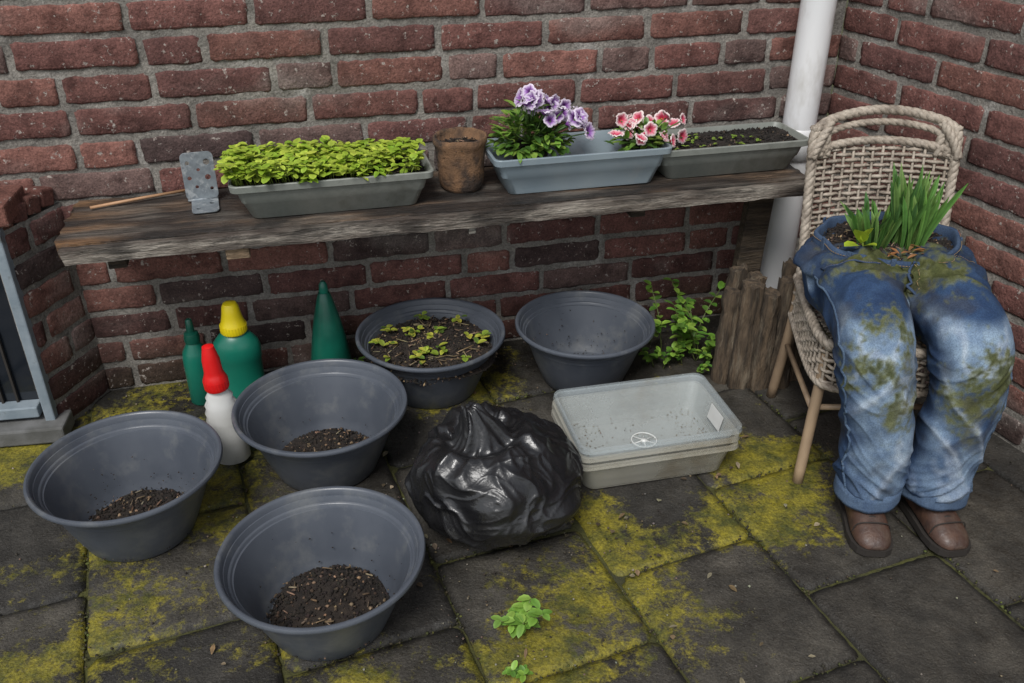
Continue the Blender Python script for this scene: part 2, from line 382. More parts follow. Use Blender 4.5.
# ---------------------------------------------------------------- bowls
def soil_disc(mb,r,z,amp,seed,n=40,mound=0):
    vs=[V(0,0,z+mound+amp*ns(0,0,seed))]; cs=[(.03,.022,.016)]; K=14
    for k in range(1,K+1):
        for j in range(n):
            a=2*math.pi*j/n; q=r*k/K*(1+.13*ns(math.cos(a)*1.5,math.sin(a)*1.5,seed)*(1 if k>3 else k/3))
            x,y=q*math.cos(a),q*math.sin(a); t=k/K
            vs.append(V(x,y,z+mound*(1-t*t)+amp*(ns(x*18,y*18,seed)+.5*ns(x*50,y*50,seed))))
            f=1+.5*ns(x*30,y*30,seed); cs.append((.030*f,.021*f,.015*f))
    fs=[(0,1+j,1+(j+1)%n) for j in range(n)]
    for k in range(K-1):
        for j in range(n): fs.append((1+k*n+j,1+(k+1)*n+j,1+(k+1)*n+(j+1)%n,1+k*n+(j+1)%n))
    mb.add(vs,fs,cs)
    for i in range(int(1200*(r/.15)**2)):
        q=r*math.sqrt(R.random())*1.06; a=R.uniform(0,6.283); t=q/r
        clod(mb,(q*math.cos(a),q*math.sin(a),z+mound*(1-t*t)+amp*ns(q*math.cos(a)*18,q*math.sin(a)*18,seed)+.002),R.uniform(.002,.0075),soilcol())
    for i in range(int(22*(r/.12)**2)):
        q=r*math.sqrt(R.random())*.95; a=R.uniform(0,6.283); t=q/r; p=V(q*math.cos(a),q*math.sin(a),z+mound*(1-t*t)+.006)
        d=rdir(-.15,.25)*R.uniform(.004,.012); tube(mb,[p-d,p+d],R.uniform(.001,.0025),4,cj(R.choice([(.30,.20,.12),(.36,.27,.18),(.16,.10,.06)]),.3))
def bowl(x,y,Rr,H,soil,seed,dirty=0):
    e=empty('plastic_bowl',(x,y,0),R.uniform(0,6)); k=Rr/.225
    mb=MB()
    prof=[(.0,.010),(.105,.010),(.115,.0),(.128,.0),(.134,.006),(.150,.045),(.167,.09),(.182,.13),(.190,.150),(.1985,.1525),(.2,.158),(.207,.172),(.2175,.1745),(.2225,.1755),(.2255,.179),(.2258,.184),(.2235,.1878),(.219,.189),(.2150,.1875),(.2125,.184),(.2095,.174),(.2060,.163),(.2035,.1605),(.1975,.159),(.1955,.157),(.1905,.140),(.1895,.1365),(.1870,.1355),(.176,.108),(.162,.072),(.146,.034),(.134,.014),(.124,.0125),(.06,.0125),(.058,.0145),(.052,.0145),(.050,.0125),(0.001,.0125)]
    lathe(mb,[(r*k,z*H/.189) for r,z in prof],96,wob=.008)
    o=mb.obj('bowl_body',M['bowl'],e); esplit(o,38)
    ms=MB(); soil_disc(ms,soil[0],soil[1],soil[2],seed,mound=soil[3])
    for i in range(dirty):
        a=R.uniform(0,6.283); q=.10+abs(R.gauss(0,.03))
        if q>.175: continue
        zz=.0145 if q<.125*k else .0145+(q-.125*k)*2.35*H/.189
        clod(ms,(q*math.cos(a),q*math.sin(a),zz),R.uniform(.001,.0035),soilcol())
    ms.obj('soil',M['soil'],e)
    return e
bowl(-.405,1.440,.220,.192,(.130,.022,.009,.050),1.0,120)
bowl(-.928,1.735,.223,.203,(.128,.015,.005,.014),2.0,260)
bowl(-.508,1.995,.229,.202,(.130,.020,.008,.034),3.0,160)
b4=bowl(-.246,2.390,.226,.20,(.193,.140,.012,.034),4.0)
b5=bowl(.226,2.455,.216,.20,(.06,.0135,.0012,.0),5.0,380)
mb=MB(); lathe(mb,[(.001,.0148),(.085,.0150),(.095,.0144)],40); mb.obj('rain_water',M['glass'],b5)
mb=MB()
for i in range(54):
    q=.17*math.sqrt(R.random()); a=R.uniform(0,6.283)
    if ns(q*math.cos(a)*12,q*math.sin(a)*12,3)<-.1: continue
    p=V(q*math.cos(a),q*math.sin(a),.179-.6*q*q+R.uniform(0,.010))
    for k in range(R.randint(2,4)):
        leaf(mb,p,rdir(.05,.6),R.uniform(.014,.030),R.uniform(.012,.021),cj(R.choice([(.45,.50,.07),(.28,.38,.05),(.58,.55,.09),(.14,.22,.04)]),.2),rnd=True)
for i in range(50):
    q=.16*math.sqrt(R.random()); a=R.uniform(0,6.283); p=V(q*math.cos(a),q*math.sin(a),.177-.6*q*q)
    tube(mb,[p,p+rdir(-.05,.1)*R.uniform(.02,.06)],.0016,4,cj((.28,.20,.12),.3))
mb.obj('seedling_weeds',M['leaf'],b4)

# ---------------------------------------------------------------- shelf
yaw=math.atan(.25); a_=V(math.cos(yaw),math.sin(yaw),0); n_=V(math.sin(yaw),-math.cos(yaw),0)
def SP(s,d,z=0): return V(0,2.68,0)+a_*s+n_*d+V(0,0,z)
ZS=.625
she=empty('wooden_shelf',V(0,2.68,0),yaw)
def plank(mb,x0,x1,y0,y1,z0,z1,colf,seed,nx=160,ny=16,rag=.004):
    sec=[]
    for i in range(nx+1):
        x=x0+(x1-x0)*i/nx; loop=[]
        pts=[(y0+(y1-y0)*j/ny,z1) for j in range(ny+1)]+[(y1,z0+(z1-z0)*.5)]+[(y1-(y1-y0)*j/ny,z0) for j in range(ny+1)]+[(y0,z0+(z1-z0)*.5)]
        for k,(y,z) in enumerate(pts):
            yy=y+(rag*ns(x*6,z*9,seed+(3 if y==y1 else 0))+rag*.6*ns(x*30,z*40,seed) if y in(y0,y1) else 0)
            zz=z+.0018*ns(x*5,y*40,seed)+.003*ns(x*2,y*3,seed+1)+rag*.4*ns(x*22,z*50,seed+2)
            xx=x+ (rag*3.2*ns(y*28,z*10,seed+5) if i in(0,nx) else 0)
            loop.append(V(xx,yy,zz))
        sec.append(loop)
    o=len(mb.v); loft(mb,sec,(1,1,1),True,True)
    for i in range(o,len(mb.v)): mb.c[i]=colf(mb.v[i])
def ctop(v):
    x,y,z=v; t=sm(-.1,.45,ns(x*2.5,y*12,1)+.4*ns(x*8,y*50,2))
    c=mixc((.052,.036,.026),(.26,.17,.105),t)
    c=mixc(c,(.30,.27,.23),.55*sm(.0,.4,ns(x*4+7,y*20,31)+.3*ns(x*10,y*60,5)))
    c=mixc(c,(.016,.012,.009),.85*sm(.08,.38,ns(x*5,y*7,11)+.2*ns(x*20,y*30,2)))
    if z<ZS-.012: c=mixc(c,(.15,.11,.075),.6)
    c=mixc(c,(.42,.22,.09),.75*sm(-1.03,-1.22,x)*sm(-.3,.3,ns(y*20,z*30,3)))
    return c
def cfront(v):
    x,y,z=v; t=sm(-.35,.3,ns(x*3,z*60,4)+.4*ns(x*12,z*90,2))
    c=mixc((.13,.10,.08),(.50,.45,.38),t)
    return mixc(c,(.05,.038,.028),.75*sm(.10,.45,ns(x*4,z*10,21)+.3*ns(x*15,z*40,2)))
mb=MB(); plank(mb,-1.25,.832,-.335,-.012,ZS-.036,ZS,ctop,1.0,nx=220,ny=24); o=mb.obj('board',M['wood'],she); fix_normals(o); esplit(o)
mb=MB(); plank(mb,-1.235,.835,-.362,-.338,ZS-.043,ZS-.004,cfront,2.0,nx=220,ny=4,rag=.005); o=mb.obj('front_batten',M['wood'],she); fix_normals(o); esplit(o)
mb=MB()
box(mb,(-.82,-.335,ZS-.058),(.06,.04,.03),col=(.5,.36,.22)); box(mb,(-.2,-.345,ZS-.056),(.02,.02,.02),col=(.6,.57,.5))
box(mb,(-1.12,-.17,ZS-.06),(.045,.30,.045),col=(.10,.07,.045)); box(mb,(.3,-.17,ZS-.06),(.045,.28,.045),col=(.08,.055,.035))
Mx=Matrix.Translation((.735,-.20,.29))@Matrix.Rotation(rad(3),4,'Y')
box(mb,None,(.085,.035,.585),mat=Mx,col=(.13,.095,.06))
mb.obj('supports',M['wood'],she,False,.003)

# ---------------------------------------------------------------- planters
def planter(s,d,Ltop,Wt,H,mat,name='planter_box',rz=0):
    p=SP(s,d,ZS+.0015); e=empty(name,p,yaw+rz); mb=MB()
    def lp(l,w,z,r=.022): return rrect(l,w,r,z)
    l=Ltop; w_=Wt
    L=[lp(l-.10,w_-.06,0),lp(l-.095,w_-.055,.002),lp(l-.058,w_-.036,H*.45),lp(l-.052,w_-.032,H*.47),lp(l-.034,w_-.022,H-.022),lp(l-.012,w_-.008,H-.02),lp(l-.004,w_-.002,H-.018),lp(l,w_,H-.002),lp(l-.003,w_-.003,H),lp(l-.014,w_-.014,H),lp(l-.017,w_-.017,H-.003),lp(l-.034,w_-.028,H-.022),lp(l-.10,w_-.06,.006)]
    loft(mb,L,cap0=True,cap1=True); o=mb.obj('box',mat,e); esplit(o,40)
    return e
def soil_rect(mb,L,Wd,z,seed,amp=.006,n=1100):
    nx,ny=40,14; vs=[];cs=[];fs=[]
    for j in range(ny+1):
        for i in range(nx+1):
            x=L*(i/nx-.5);y=Wd*(j/ny-.5); vs.append(V(x,y,z+amp*(ns(x*20,y*20,seed)+.5*ns(x*55,y*55,seed)))); f=1+.5*ns(x*30,y*30,seed); cs.append((.022*f,.016*f,.012*f))
    for j in range(ny):
        for i in range(nx): q=j*(nx+1)+i; fs.append((q,q+1,q+nx+2,q+nx+1))
    mb.add(vs,fs,cs)
    for i in range(n): clod(mb,(R.uniform(-L,L)/2,R.uniform(-Wd,Wd)/2,z+.002),R.uniform(.002,.0075),cj((.02,.015,.011),.4) if R.random()<.6 else soilcol())
p1=planter(-.555,.195,.535,.215,.10,M['planter'])
ms=MB(); soil_rect(ms,.50,.185,.080,1.0); ms.obj('soil',M['soil'],p1)
mb=MB()
for i in range(480):
    x=R.uniform(-.265,.250); y=R.uniform(-.106,.108)
    if x>.15 and y<.02 and R.random()<.75: continue
    h=.030+.030*ns(x*11,y*11,5)+R.uniform(0,.028)+(.012 if x<0 else 0)
    b=V(x*.95,y*.85,.08); t=V(x,y,.08)+V(R.uniform(-.010,.010),R.uniform(-.010,.010),h)
    tube(mb,[b,t],.0013,4,(.25,.32,.06))
    a0=R.uniform(0,6.28); sz=R.uniform(.75,1.3); g0=R.random()
    for k in range(R.randint(4,6)):
        a=a0+k*1.9; dd=V(math.cos(a),math.sin(a),R.uniform(-.15,.7))
        g=.6*g0+.4*R.random(); col=mixc((.24,.42,.03),(.66,.74,.11),g)
        leaf(mb,t-V(0,0,k*.003),dd,R.uniform(.017,.027)*sz,R.uniform(.015,.022)*sz,cj(col,.15),rnd=True,droop=R.uniform(.0,.5),fold=R.uniform(-.1,.25))
mb.obj('salad_seedlings',M['leaf'],p1)
p3=planter(.607,.175,.49,.205,.095,M['planter'])
ms=MB(); soil_rect(ms,.462,.18,.080,2.0); ms.obj('soil',M['soil'],p3)
mb=MB()
for i in range(24):
    x,y=R.uniform(-.2,.1),R.uniform(-.07,.06)
    for k in range(2): leaf(mb,V(x,y,.088),rdir(.1,.6),.014,.010,cj((.25,.36,.06),.2),rnd=True)
mb.obj('sprouts',M['leaf'],p3)
p2=planter(.142,.185,.525,.215,.11,M['planter_b'])
def flower(mb,c,nrm,r,cols):
    nrm=nrm.normalized(); u=nrm.orthogonal().normalized(); v=nrm.cross(u); a0=R.uniform(0,6.28); n=30; vs=[c-nrm*r*.5];cs=[cols[0]]
    cup=R.uniform(-.05,.25)
    for k,(q,h,ci) in enumerate(((.15,-.30,1),(.38,-.06,2),(.70,.03,3),(.90,.03,4),(1.0,-.05,4))):
        for j in range(n):
            a=a0+2*math.pi*j/n; lob=(1-.13*abs(math.sin(2.5*a-2.5*a0))**6*1.4) if q>.6 else 1
            rr=r*q*lob; hh=r*(h+cup*q*q)+(r*.12*math.sin(15*a+R.uniform(-1,1)) if q>.8 else 0)
            col=cols[ci]
            if ci in(2,3) and j%6==0: col=mixc(col,cols[1],.75)
            elif ci==3 and j%3==0: col=mixc(col,cols[2],.5)
            vs.append(c+u*rr*math.cos(a)+v*rr*math.sin(a)+nrm*hh); cs.append(cj(col,.05))
    fs=[(0,1+j,1+(j+1)%n) for j in range(n)]
    for k in range(4):
        for j in range(n): fs.append((1+k*n+j,1+(k+1)*n+j,1+(k+1)*n+(j+1)%n,1+k*n+(j+1)%n))
    mb.add(vs,fs,cs)
def petunia(parent,x,y,z,Rx,Ry,Rz,nl,nf,cols,fr,fc,name):
    e=empty(name,(0,0,0)); e.parent=parent
    m=MB(); c=V(x,y,z)
    lathe(m,[(.02,-.07),(.045,-.065),(.055,.0),(.05,.0),(.03,-.01)],24,c=(x,y,z),cap0=True); m.obj('nursery_pot',M['sole'],e)
    m=MB()
    for i in range(nl):
        d=rdir(-.15,1); p=c+V(d.x*Rx,d.y*Ry,max(0,d.z)*Rz)*R.uniform(.35,1)
        leaf(m,p,(d+rdir(-.3,.5)*.8),R.uniform(.024,.042),R.uniform(.013,.021),cj(R.choice([(.12,.25,.04),(.18,.33,.05),(.07,.15,.03),(.28,.42,.08)]),.2),droop=R.uniform(0,.5),rnd=True)
    for i in range(24):
        d=rdir(.1,1); tube(m,[c,c+V(d.x*Rx,d.y*Ry,d.z*Rz)*.8],.0015,4,(.1,.18,.04))
    m.obj('foliage',M['leaf'],e)
    m=MB()
    for i in range(nf):
        dx,dy,dz=fc(); p=c+V(dx,dy,dz)
        flower(m,p,(V(dx*4,-.6,.55)+rdir(-.6,.6)*.75),fr*R.uniform(.72,1.12),cols)
        tube(m,[p-V(0,0,.004),c+V(dx,dy,dz)*.4],.0022,4,(.1,.18,.05))
    m.obj('blooms',M['petal'],e)
lil=[(.07,.01,.09),(.12,.02,.18),(.30,.12,.42),(.60,.46,.68),(.78,.70,.80)]
pk=[(.45,.33,.04),(.48,.02,.06),(.62,.07,.14),(.78,.42,.46),(.85,.74,.70)]
def lf():
    t=R.random(); return (-.03+.19*t+R.uniform(-.02,.02),R.uniform(-.09,.03),.150-.075*t+R.uniform(-.035,.02))
petunia(p2,-.135,.0,.115,.115,.085,.120,430,34,lil,.026,lf,'petunia_plant')
petunia(p2,.195,-.01,.10,.085,.07,.055,130,26,pk,.022,lambda:(R.uniform(-.12,.125),R.uniform(-.085,.05),R.uniform(.015,.090)),'petunia_plant')
pe=empty('peat_flower_pot',SP(-.188,.165,ZS+.001)); mb=MB()
lathe(mb,[(.0,.0),(.054,.0),(.062,.01),(.066,.03),(.067,.07),(.071,.10),(.073,.128),(.078,.136),(.077,.152),(.072,.153),(.068,.146),(.064,.120),(.0,.117)],48,wob=.11)
mb.v=[(x,y,z+.006*ns(x*40,y*40,2)*(1 if z>.1 else 0)) for x,y,z in mb.v]; mb.obj('pot',M['peat'],pe)
mb=MB(); soil_disc(mb,.062,.125,.003,8.0,24); mb.obj('soil',M['soil'],pe)
br=empty('metal_bracket',SP(-.905,.120,ZS+.002),yaw+rad(4))
def plate(name,wd,ht,holes,parent,mat4):
    cu=bpy.data.curves.new(name,'CURVE'); cu.dimensions='2D'; cu.fill_mode='BOTH'; cu.extrude=.0014; cu.bevel_depth=.0004
    def poly(pts):
        s=cu.splines.new('POLY'); s.points.add(len(pts)-1)
        for i,pp in enumerate(pts): s.points[i].co=(pp[0],pp[1],0,1)
        s.use_cyclic_u=True
    poly([(p.x,p.y+ht/2) for p in rrect(wd,ht,.014,0,6)])
    for hx,hy,hr in holes: poly([(hx+hr*math.cos(-k*math.pi/8),hy+hr*math.sin(-k*math.pi/8)) for k in range(16)])
    o=bpy.data.objects.new(name,cu); sc.collection.objects.link(o); cu.materials.append(M['zinc']); o.parent=parent; o.matrix_local=mat4
    return o
plate('upright_plate',.085,.130,[(-.026,.102,.006),(.024,.102,.009),(-.026,.060,.006),(.022,.060,.008),(0,.082,.005),(.028,.028,.005),(-.010,.035,.005)],br,Matrix.Translation((0,.018,.006))@Matrix.Rotation(rad(86),4,'X'))
plate('base_plate',.070,.105,[(-.018,.040,.007),(.018,.075,.006)],br,Matrix.Translation((0.004,.022,.0035))@Matrix.Rotation(rad(180),4,'Z'))
mb=MB(); tube(mb,[(-.040,.019,.005),(.040,.019,.005)],.0040,10); mb.obj('bend',M['zinc'],br)
st=MB(); a=SP(-1.20,.10,ZS+.008); b=SP(-.955,.03,ZS+.012)
tube(st,[a,a.lerp(b,.5)+V(0,0,.001),b],.0042,8); st.obj('wooden_stick',M['stick'])

# ---------------------------------------------------------------- downpipe
dp=empty('downpipe',(.915,2.835,0)); mb=MB()
lathe(mb,[(.052,.0),(.052,2.0)],40); mb.obj('pipe',M['pipe'],dp)
mb=MB(); lathe(mb,[(.053,.60),(.060,.603),(.060,.69),(.0535,.70)],40); lathe(mb,[(.053,1.7),(.058,1.702),(.058,1.735),(.053,1.74)],40); box(mb,(0,.045,1.72),(.03,.08,.03)); mb.obj('socket',M['pipe'],dp)

# ---------------------------------------------------------------- log edging
le=empty('log_edging')
for i,(x,y,h,r) in enumerate(((.668,2.44,.32,.030),(.716,2.405,.36,.034),(.772,2.40,.335,.031),(.830,2.405,.37,.037),(.888,2.45,.34,.030),(.69,2.50,.37,.03),(.86,2.51,.38,.03),(.74,2.46,.36,.03))):
    mb=MB(); pts=[V(x+.006*ns(k*.5,i,1),y+.004*ns(k*.5,i,2),-.01+h*k/14) for k in range(15)]
    tube(mb,pts,[r*1.05,r,r*.97,r*.9],20,wob=.34)
    o0=len(mb.v)-20
    for q in range(o0,len(mb.v)):
        vx=mb.v[q]; mb.v[q]=(vx[0],vx[1],vx[2]+.018*ns(vx[0]*60,vx[1]*60,i))
    o=mb.obj('log_%d'%(i+1),M['log'],le); esplit(o,60)

# ---------------------------------------------------------------- bottles
def parts(name,loc,lst,rz=0,rx=0,ry=0):
    e=empty(name,loc,rz,rx,ry)
    for nm,prof,mat,sx,sy in lst:
        mb=MB(); lathe(mb,prof,40,sx=sx,sy=sy,cap0=True,cap1=True); o=mb.obj(nm,M[mat],e); esplit(o,40)
    return e
fb=parts('fertiliser_bottle',(-.815,2.31,0),[('body',[(.060,0),(.066,.006),(.067,.05),(.0640,.056),(.0640,.15),(.067,.157),(.067,.19),(.062,.212),(.045,.234),(.036,.24),(.034,.246)],'green',1.03,.72),
  ('cap',[(.036,.242),(.038,.245),(.0375,.268),(.034,.274),(.030,.290),(.027,.305),(.024,.325),(.019,.335),(.008,.338)],'yellow',1,1)],rad(10))
mb=MB()
for k in range(28):
    a=2*math.pi*k/28; box(mb,(.0375*math.cos(a),.0375*math.sin(a),.257),(.002,.003,.022),a)
mb.obj('cap_ribs',M['yellow'],fb,False)
parts('spray_bottle',(-.945,2.315,0),[('body',[(.034,0),(.038,.005),(.038,.15),(.034,.175),(.020,.20),(.018,.21)],'green',1,1),
  ('nozzle',[(.022,.205),(.023,.222),(.02,.235),(.012,.24),(.010,.275),(.007,.28)],'dgreen',1,1)])
wb=parts('cleaner_bottle',(-.775,2.02,0),[('body',[(.046,0),(.052,.006),(.053,.10),(.049,.125),(.052,.135),(.047,.150),(.050,.160),(.044,.174),(.046,.184),(.037,.198),(.039,.208),(.029,.224),(.029,.236)],'white',.92,.72),
  ('cap',[(.030,.232),(.032,.236),(.032,.262),(.027,.275),(.024,.285),(.023,.320),(.018,.345),(.015,.360),(.006,.364)],'red',1,1)],rad(14),ry=rad(-2))
mb=MB()
for k in range(24):
    a=2*math.pi*k/24; box(mb,(.0315*math.cos(a),.0315*math.sin(a),.249),(.002,.003,.022),a)
mb.obj('cap_ribs',M['red'],wb,False)
mb=MB(); tube(mb,catmull([(.040,.0,.175),(.064,.0,.150),(.068,.0,.09),(.045,.0,.05)],6),.011,10); mb.obj('handle',M['white'],wb)
parts('watering_cone',(-.560,2.40,0),[('cone',[(.062,0),(.066,.004),(.067,.05),(.062,.10),(.052,.17),(.040,.235),(.026,.295),(.018,.322),(.016,.326)],'dgreen',1,1),('tip',[(.013,.324),(.014,.33),(.012,.352),(.006,.362)],'green',1,1)])

# ---------------------------------------------------------------- stacked trays
te=empty('plastic_tray_stack',(.36,2.035,0),rad(13))
for k,(zz,mt) in enumerate(((.003,'tray2'),(.024,'tray2'),(.052,'tray'))):
    mb=MB(); h=.10; f=lambda l,w,z,r=.03:[p+V(.003*(k-1),.003*((k*2)%3-1),0) for p in rrect(l,w,r,z+zz)]
    loft(mb,[f(.385,.235,0),f(.39,.24,.003),f(.425,.272,h-.014),f(.430,.277,h-.012),f(.447,.294,h-.006),f(.450,.297,h-.012),f(.452,.299,h-.012),f(.449,.296,h),f(.434,.282,h),f(.424,.271,h-.014),f(.386,.236,.006)],cap0=True,cap1=True)
    o=mb.obj('tray_%d'%(k+1),M[mt],te); esplit(o,40)
mb=MB()
ring=[V(.0+.034*math.cos(t*math.pi/16),-.015+.034*math.sin(t*math.pi/16),.0605) for t in range(33)]; tube(mb,ring,.002,6)
for k in range(3):
    a=k*math.pi/3+.3; tube(mb,[V(.034*math.cos(a),-.015+.034*math.sin(a),.0605),V(-.034*math.cos(a),-.015-.034*math.sin(a),.0605)],.0015,6)
lathe(mb,[(.009,.058),(.009,.063)],16,c=(0,-.015,0),cap1=True); mb.obj('moulded_wheel',M['wheel'],te)
mb=MB(); Mx=Matrix.Translation((.2025,-.02,.108))@Matrix.Rotation(rad(12),4,'Y'); box(mb,None,(.001,.075,.045),mat=Mx); mb.obj('label',M['label'],te,False)
mb=MB()
for i in range(260):
    x=R.choice([-1,1])*R.uniform(.10,.185) if R.random()<.6 else R.uniform(-.18,.18); y=R.uniform(-.105,.105)
    clod(mb,(x,y,.060),R.uniform(.0008,.003),cj((.14,.10,.06),.4))
mb.obj('grit',M['debris'],te)

# ---------------------------------------------------------------- rubbish bag
bm=bmesh.new(); bmesh.ops.create_icosphere(bm,subdivisions=7,radius=1)
tp=V(-.20,.02,1.0).normalized(); tu=tp.orthogonal().normalized(); tv=tp.cross(tu)
for v in bm.verts:
    n=v.co.copy()
    sup=(abs(n.x)**2.4+abs(n.y)**2.4+abs(n.z)**2.4)**(-1/2.4)
    p=n*sup
    wx=.35*ns(n.x*1.5,n.y*1.5,n.z*1.5); wy=.35*ns(n.x*1.5+5,n.y*1.5,n.z*1.5); wz=.35*ns(n.x*1.5,n.y*1.5+9,n.z*1.5)
    X,Y,Z=n.x+wx,n.y+wy,n.z+wz
    dt=(n-tp).length; a2=math.atan2(n.dot(tv),n.dot(tu)); ca,sa=math.cos(a2),math.sin(a2)
    q=1.1*ns(ca*1.1+X*.5,sa*1.1+Y*.5,dt*.8)
    rf=(1-abs(math.sin(a2*2.5+3*q)))**1.3
    rf2=(1-abs(math.sin(a2*5+4*q+1.2*dt)))**1.6
    fall=math.exp(-((dt-.40)/.55)**2)
    r1=rg(X*1.1,Y*1.1,Z*1.1,1.2); r2=rg(X*2.4+3,Y*2.4,Z*1.7,2.0); r3=rg(X*5+7,Y*5,Z*4,3)
    lump=ns(n.x*1.6+11,n.y*1.6,n.z*1.6)
    d=.16*lump+.07*(r1-.4)+.045*r2+.014*r3+fall*(.10*rf+.045*rf2)
    p=p*(1+d)
    x=p.x*.190; y=p.y*.175; z=.148+p.z*.135
    # gathered, tied neck
    nk=math.exp(-(dt/.17)**2); fl=math.exp(-((dt-.10)/.06)**2)
    z+=.060*nk+.018*fl*(.5+ns(ca*3,sa*3,2)*1.4)
    x-=.035*nk; 
    z-=.030*math.exp(-((dt-.36)/.12)**2)
    z-=.030*max(0,n.x)*max(0,n.z)
    if z<.004:
        k=1+(.004-z)*1.3; x*=k; y*=k; z=.004
    v.co=V(x,y,z)
me=bpy.data.meshes.new('rubbish_bag'); bm.to_mesh(me); bm.free()
for p in me.polygons: p.use_smooth=True
me.materials.append(M['bag']); bag=bpy.data.objects.new('rubbish_bag',me); sc.collection.objects.link(bag); bag.location=(-.034,1.755,0)

# ---------------------------------------------------------------- weeds
def weed(name,x,y,nst,h,sp,ls,cols):
    mb=MB()
    for i in range(nst):
        d=rdir(.35,1); L=h*R.uniform(.5,1.1); c=V(x,y,0)+V(R.gauss(0,sp),R.gauss(0,sp*.5),0); pts=[c,c+V(d.x*L*.3,d.y*L*.3,L*.5),c+V(d.x*L*.8,d.y*L*.8,L*.85)]
        pts=catmull(pts,4); tube(mb,pts,.0016,5,(.16,.2,.06))
        for k in range(3,len(pts)):
            for q in range(2):
                leaf(mb,pts[k],rdir(0,.5)+V(0,-.3,.1),ls*R.uniform(.6,1.15),ls*.62*R.uniform(.8,1.1),cj(R.choice(cols),.2),rnd=True,droop=R.uniform(.1,.4))
    return mb.obj(name,M['leaf'])
gc=[(.18,.35,.05),(.28,.45,.07),(.11,.23,.04)]
weed('weed_plant',.60,2.60,16,.22,.065,.036,gc)
weed('weed_plant',.54,2.53,7,.10,.05,.028,gc)
weed('weed_plant',.66,2.50,4,.08,.04,.025,gc)
weed('weed_plant',.017,1.395,5,.085,.012,.030,[(.22,.40,.07),(.30,.48,.09)])
weed('weed_plant',.022,1.275,2,.03,.008,.020,gc)
weed('weed_plant',-.48,2.47,3,.05,.02,.02,gc)

# ---------------------------------------------------------------- wicker chair
ch=empty('wicker_chair')
def weave(mb,fn,U,Vv,su=.027,sv=.0145,amp=.0055):
    nr=int(Vv/sv)
    for k in range(nr):
        v=(k+.5)*Vv/nr; n=int(U/.0068); L=[]; pr=R.uniform(-.25,.25)
        for i in range(n+1):
            u=U*i/n; p,nn,up=fn(u,v+.0022*ns(u*20,k*3,1)); off=amp*math.sin(math.pi*u/su+k*math.pi+pr)
            hw_=sv*.40*R.uniform(.85,1.10)
            L.append([p+nn*(off-.0018)-up*hw_,p+nn*(off+.0018),p+nn*(off-.0018)+up*hw_,p+nn*(off-.003)])
        loft(mb,L)
    ns_=int(U/su)
    for i in range(ns_+1):
        u=min(U,(i+.5)*su) if i<ns_ else U
        pts=[fn(min(u,U),Vv*j/8)[0] for j in range(9)]; tube(mb,pts,.004,6)
xc=1.010; hw=.192
def back(u,v):
    t=2*u/(2*hw)-1; fl=1+.05*v
    return V(xc+t*hw*fl,2.305+.20*v+.035*(1-t*t),.395+v),V(0,-1,.2).normalized(),V(0,.2,.98)
mb=MB(); weave(mb,back,2*hw,.372); mb.obj('backrest_weave',M['wicker'],ch)
def rope(mb,pts,r,pit=.02):
    P=catmull(pts,14); m=len(P)
    for ph in (0,2.09,4.19):
        Q=[];d=0
        for i in range(m):
            t=(P[min(i+1,m-1)]-P[max(0,i-1)]).normalized(); u=t.orthogonal().normalized() if i==0 else (u-t*u.dot(t)).normalized(); s=t.cross(u)
            if i: d+=(P[i]-P[i-1]).length
            a=ph+d/pit*2
            Q.append(P[i]+(u*math.cos(a)+s*math.sin(a))*r*.40)
        tube(mb,Q,r*.68,7)
def bp(t,v,off=0):
    p,_,_=back((t+1)*hw,v-.018); return p+V(0,off,0)
mb=MB()
rope(mb,[bp(-1,.018),bp(-1,.15),bp(-1.0,.3),bp(-1,.40),bp(-.97,.435),bp(-.8,.46),bp(-.4,.478),bp(0,.484),bp(.4,.478),bp(.8,.46),bp(.97,.435),bp(1,.40),bp(1,.3),bp(1,.15),bp(1,.018)],.0130)
rope(mb,[bp(-1,.385),bp(-.5,.40),bp(0,.405),bp(.5,.40),bp(1,.385)],.0115)
rope(mb,[bp(-.97,.37),bp(-.86,.41),bp(-.70,.435),bp(-.35,.449),bp(0,.453),bp(.35,.449),bp(.7,.435),bp(.86,.41),bp(.97,.37)],.0095)
for sg in (-1,1):
    rope(mb,[bp(sg*.78,.37),bp(sg*.80,.42),bp(sg*.90,.46)],.012); rope(mb,[bp(sg*.88,.37),bp(sg*.93,.42),bp(sg*1.0,.45)],.012)
    rope(mb,[bp(sg*1.02,.37,-.01),bp(sg*.9,.42,-.014),bp(sg*.76,.46,-.01)],.012)
SO=catmull([(.812,2.32,0),(.790,2.15,0),(.775,2.0,0),(.79,1.925,0),(.87,1.895,0),(1.0,1.885,0),(1.12,1.895,0),(1.20,1.925,0),(1.218,2.0,0),(1.215,2.15,0),(1.212,2.32,0)],8)
cum=[0]
for i in range(1,len(SO)): cum.append(cum[-1]+(SO[i]-SO[i-1]).length)
def seatp(u,v):
    u=max(0,min(cum[-1]-1e-5,u)); i=0
    while cum[i+1]<u: i+=1
    t=(u-cum[i])/(cum[i+1]-cum[i]); p=SO[i].lerp(SO[i+1],t); d=(SO[i+1]-SO[i]).normalized()
    return V(p.x,p.y,.30+v),V(-d.y,d.x,0)*-1,V(0,0,1)
mb2=MB(); weave(mb2,seatp,cum[-1],.11); mb2.obj('seat_apron_weave',M['wicker'],ch)
rope(mb,[p+V(0,0,.415) for p in SO[::6]]+[SO[-1]+V(0,0,.415)],.013)
rope(mb,[p+V(0,0,.298) for p in SO[::6]]+[SO[-1]+V(0,0,.298)],.010)
mb.obj('braided_borders',M['wicker'],ch)
def seatt(u,v): return V(.80+u,1.905+v,.412),V(0,0,1),V(0,1,0)
mb=MB(); weave(mb,seatt,.40,.40,amp=.003); mb.obj('seat_weave',M['wicker'],ch)
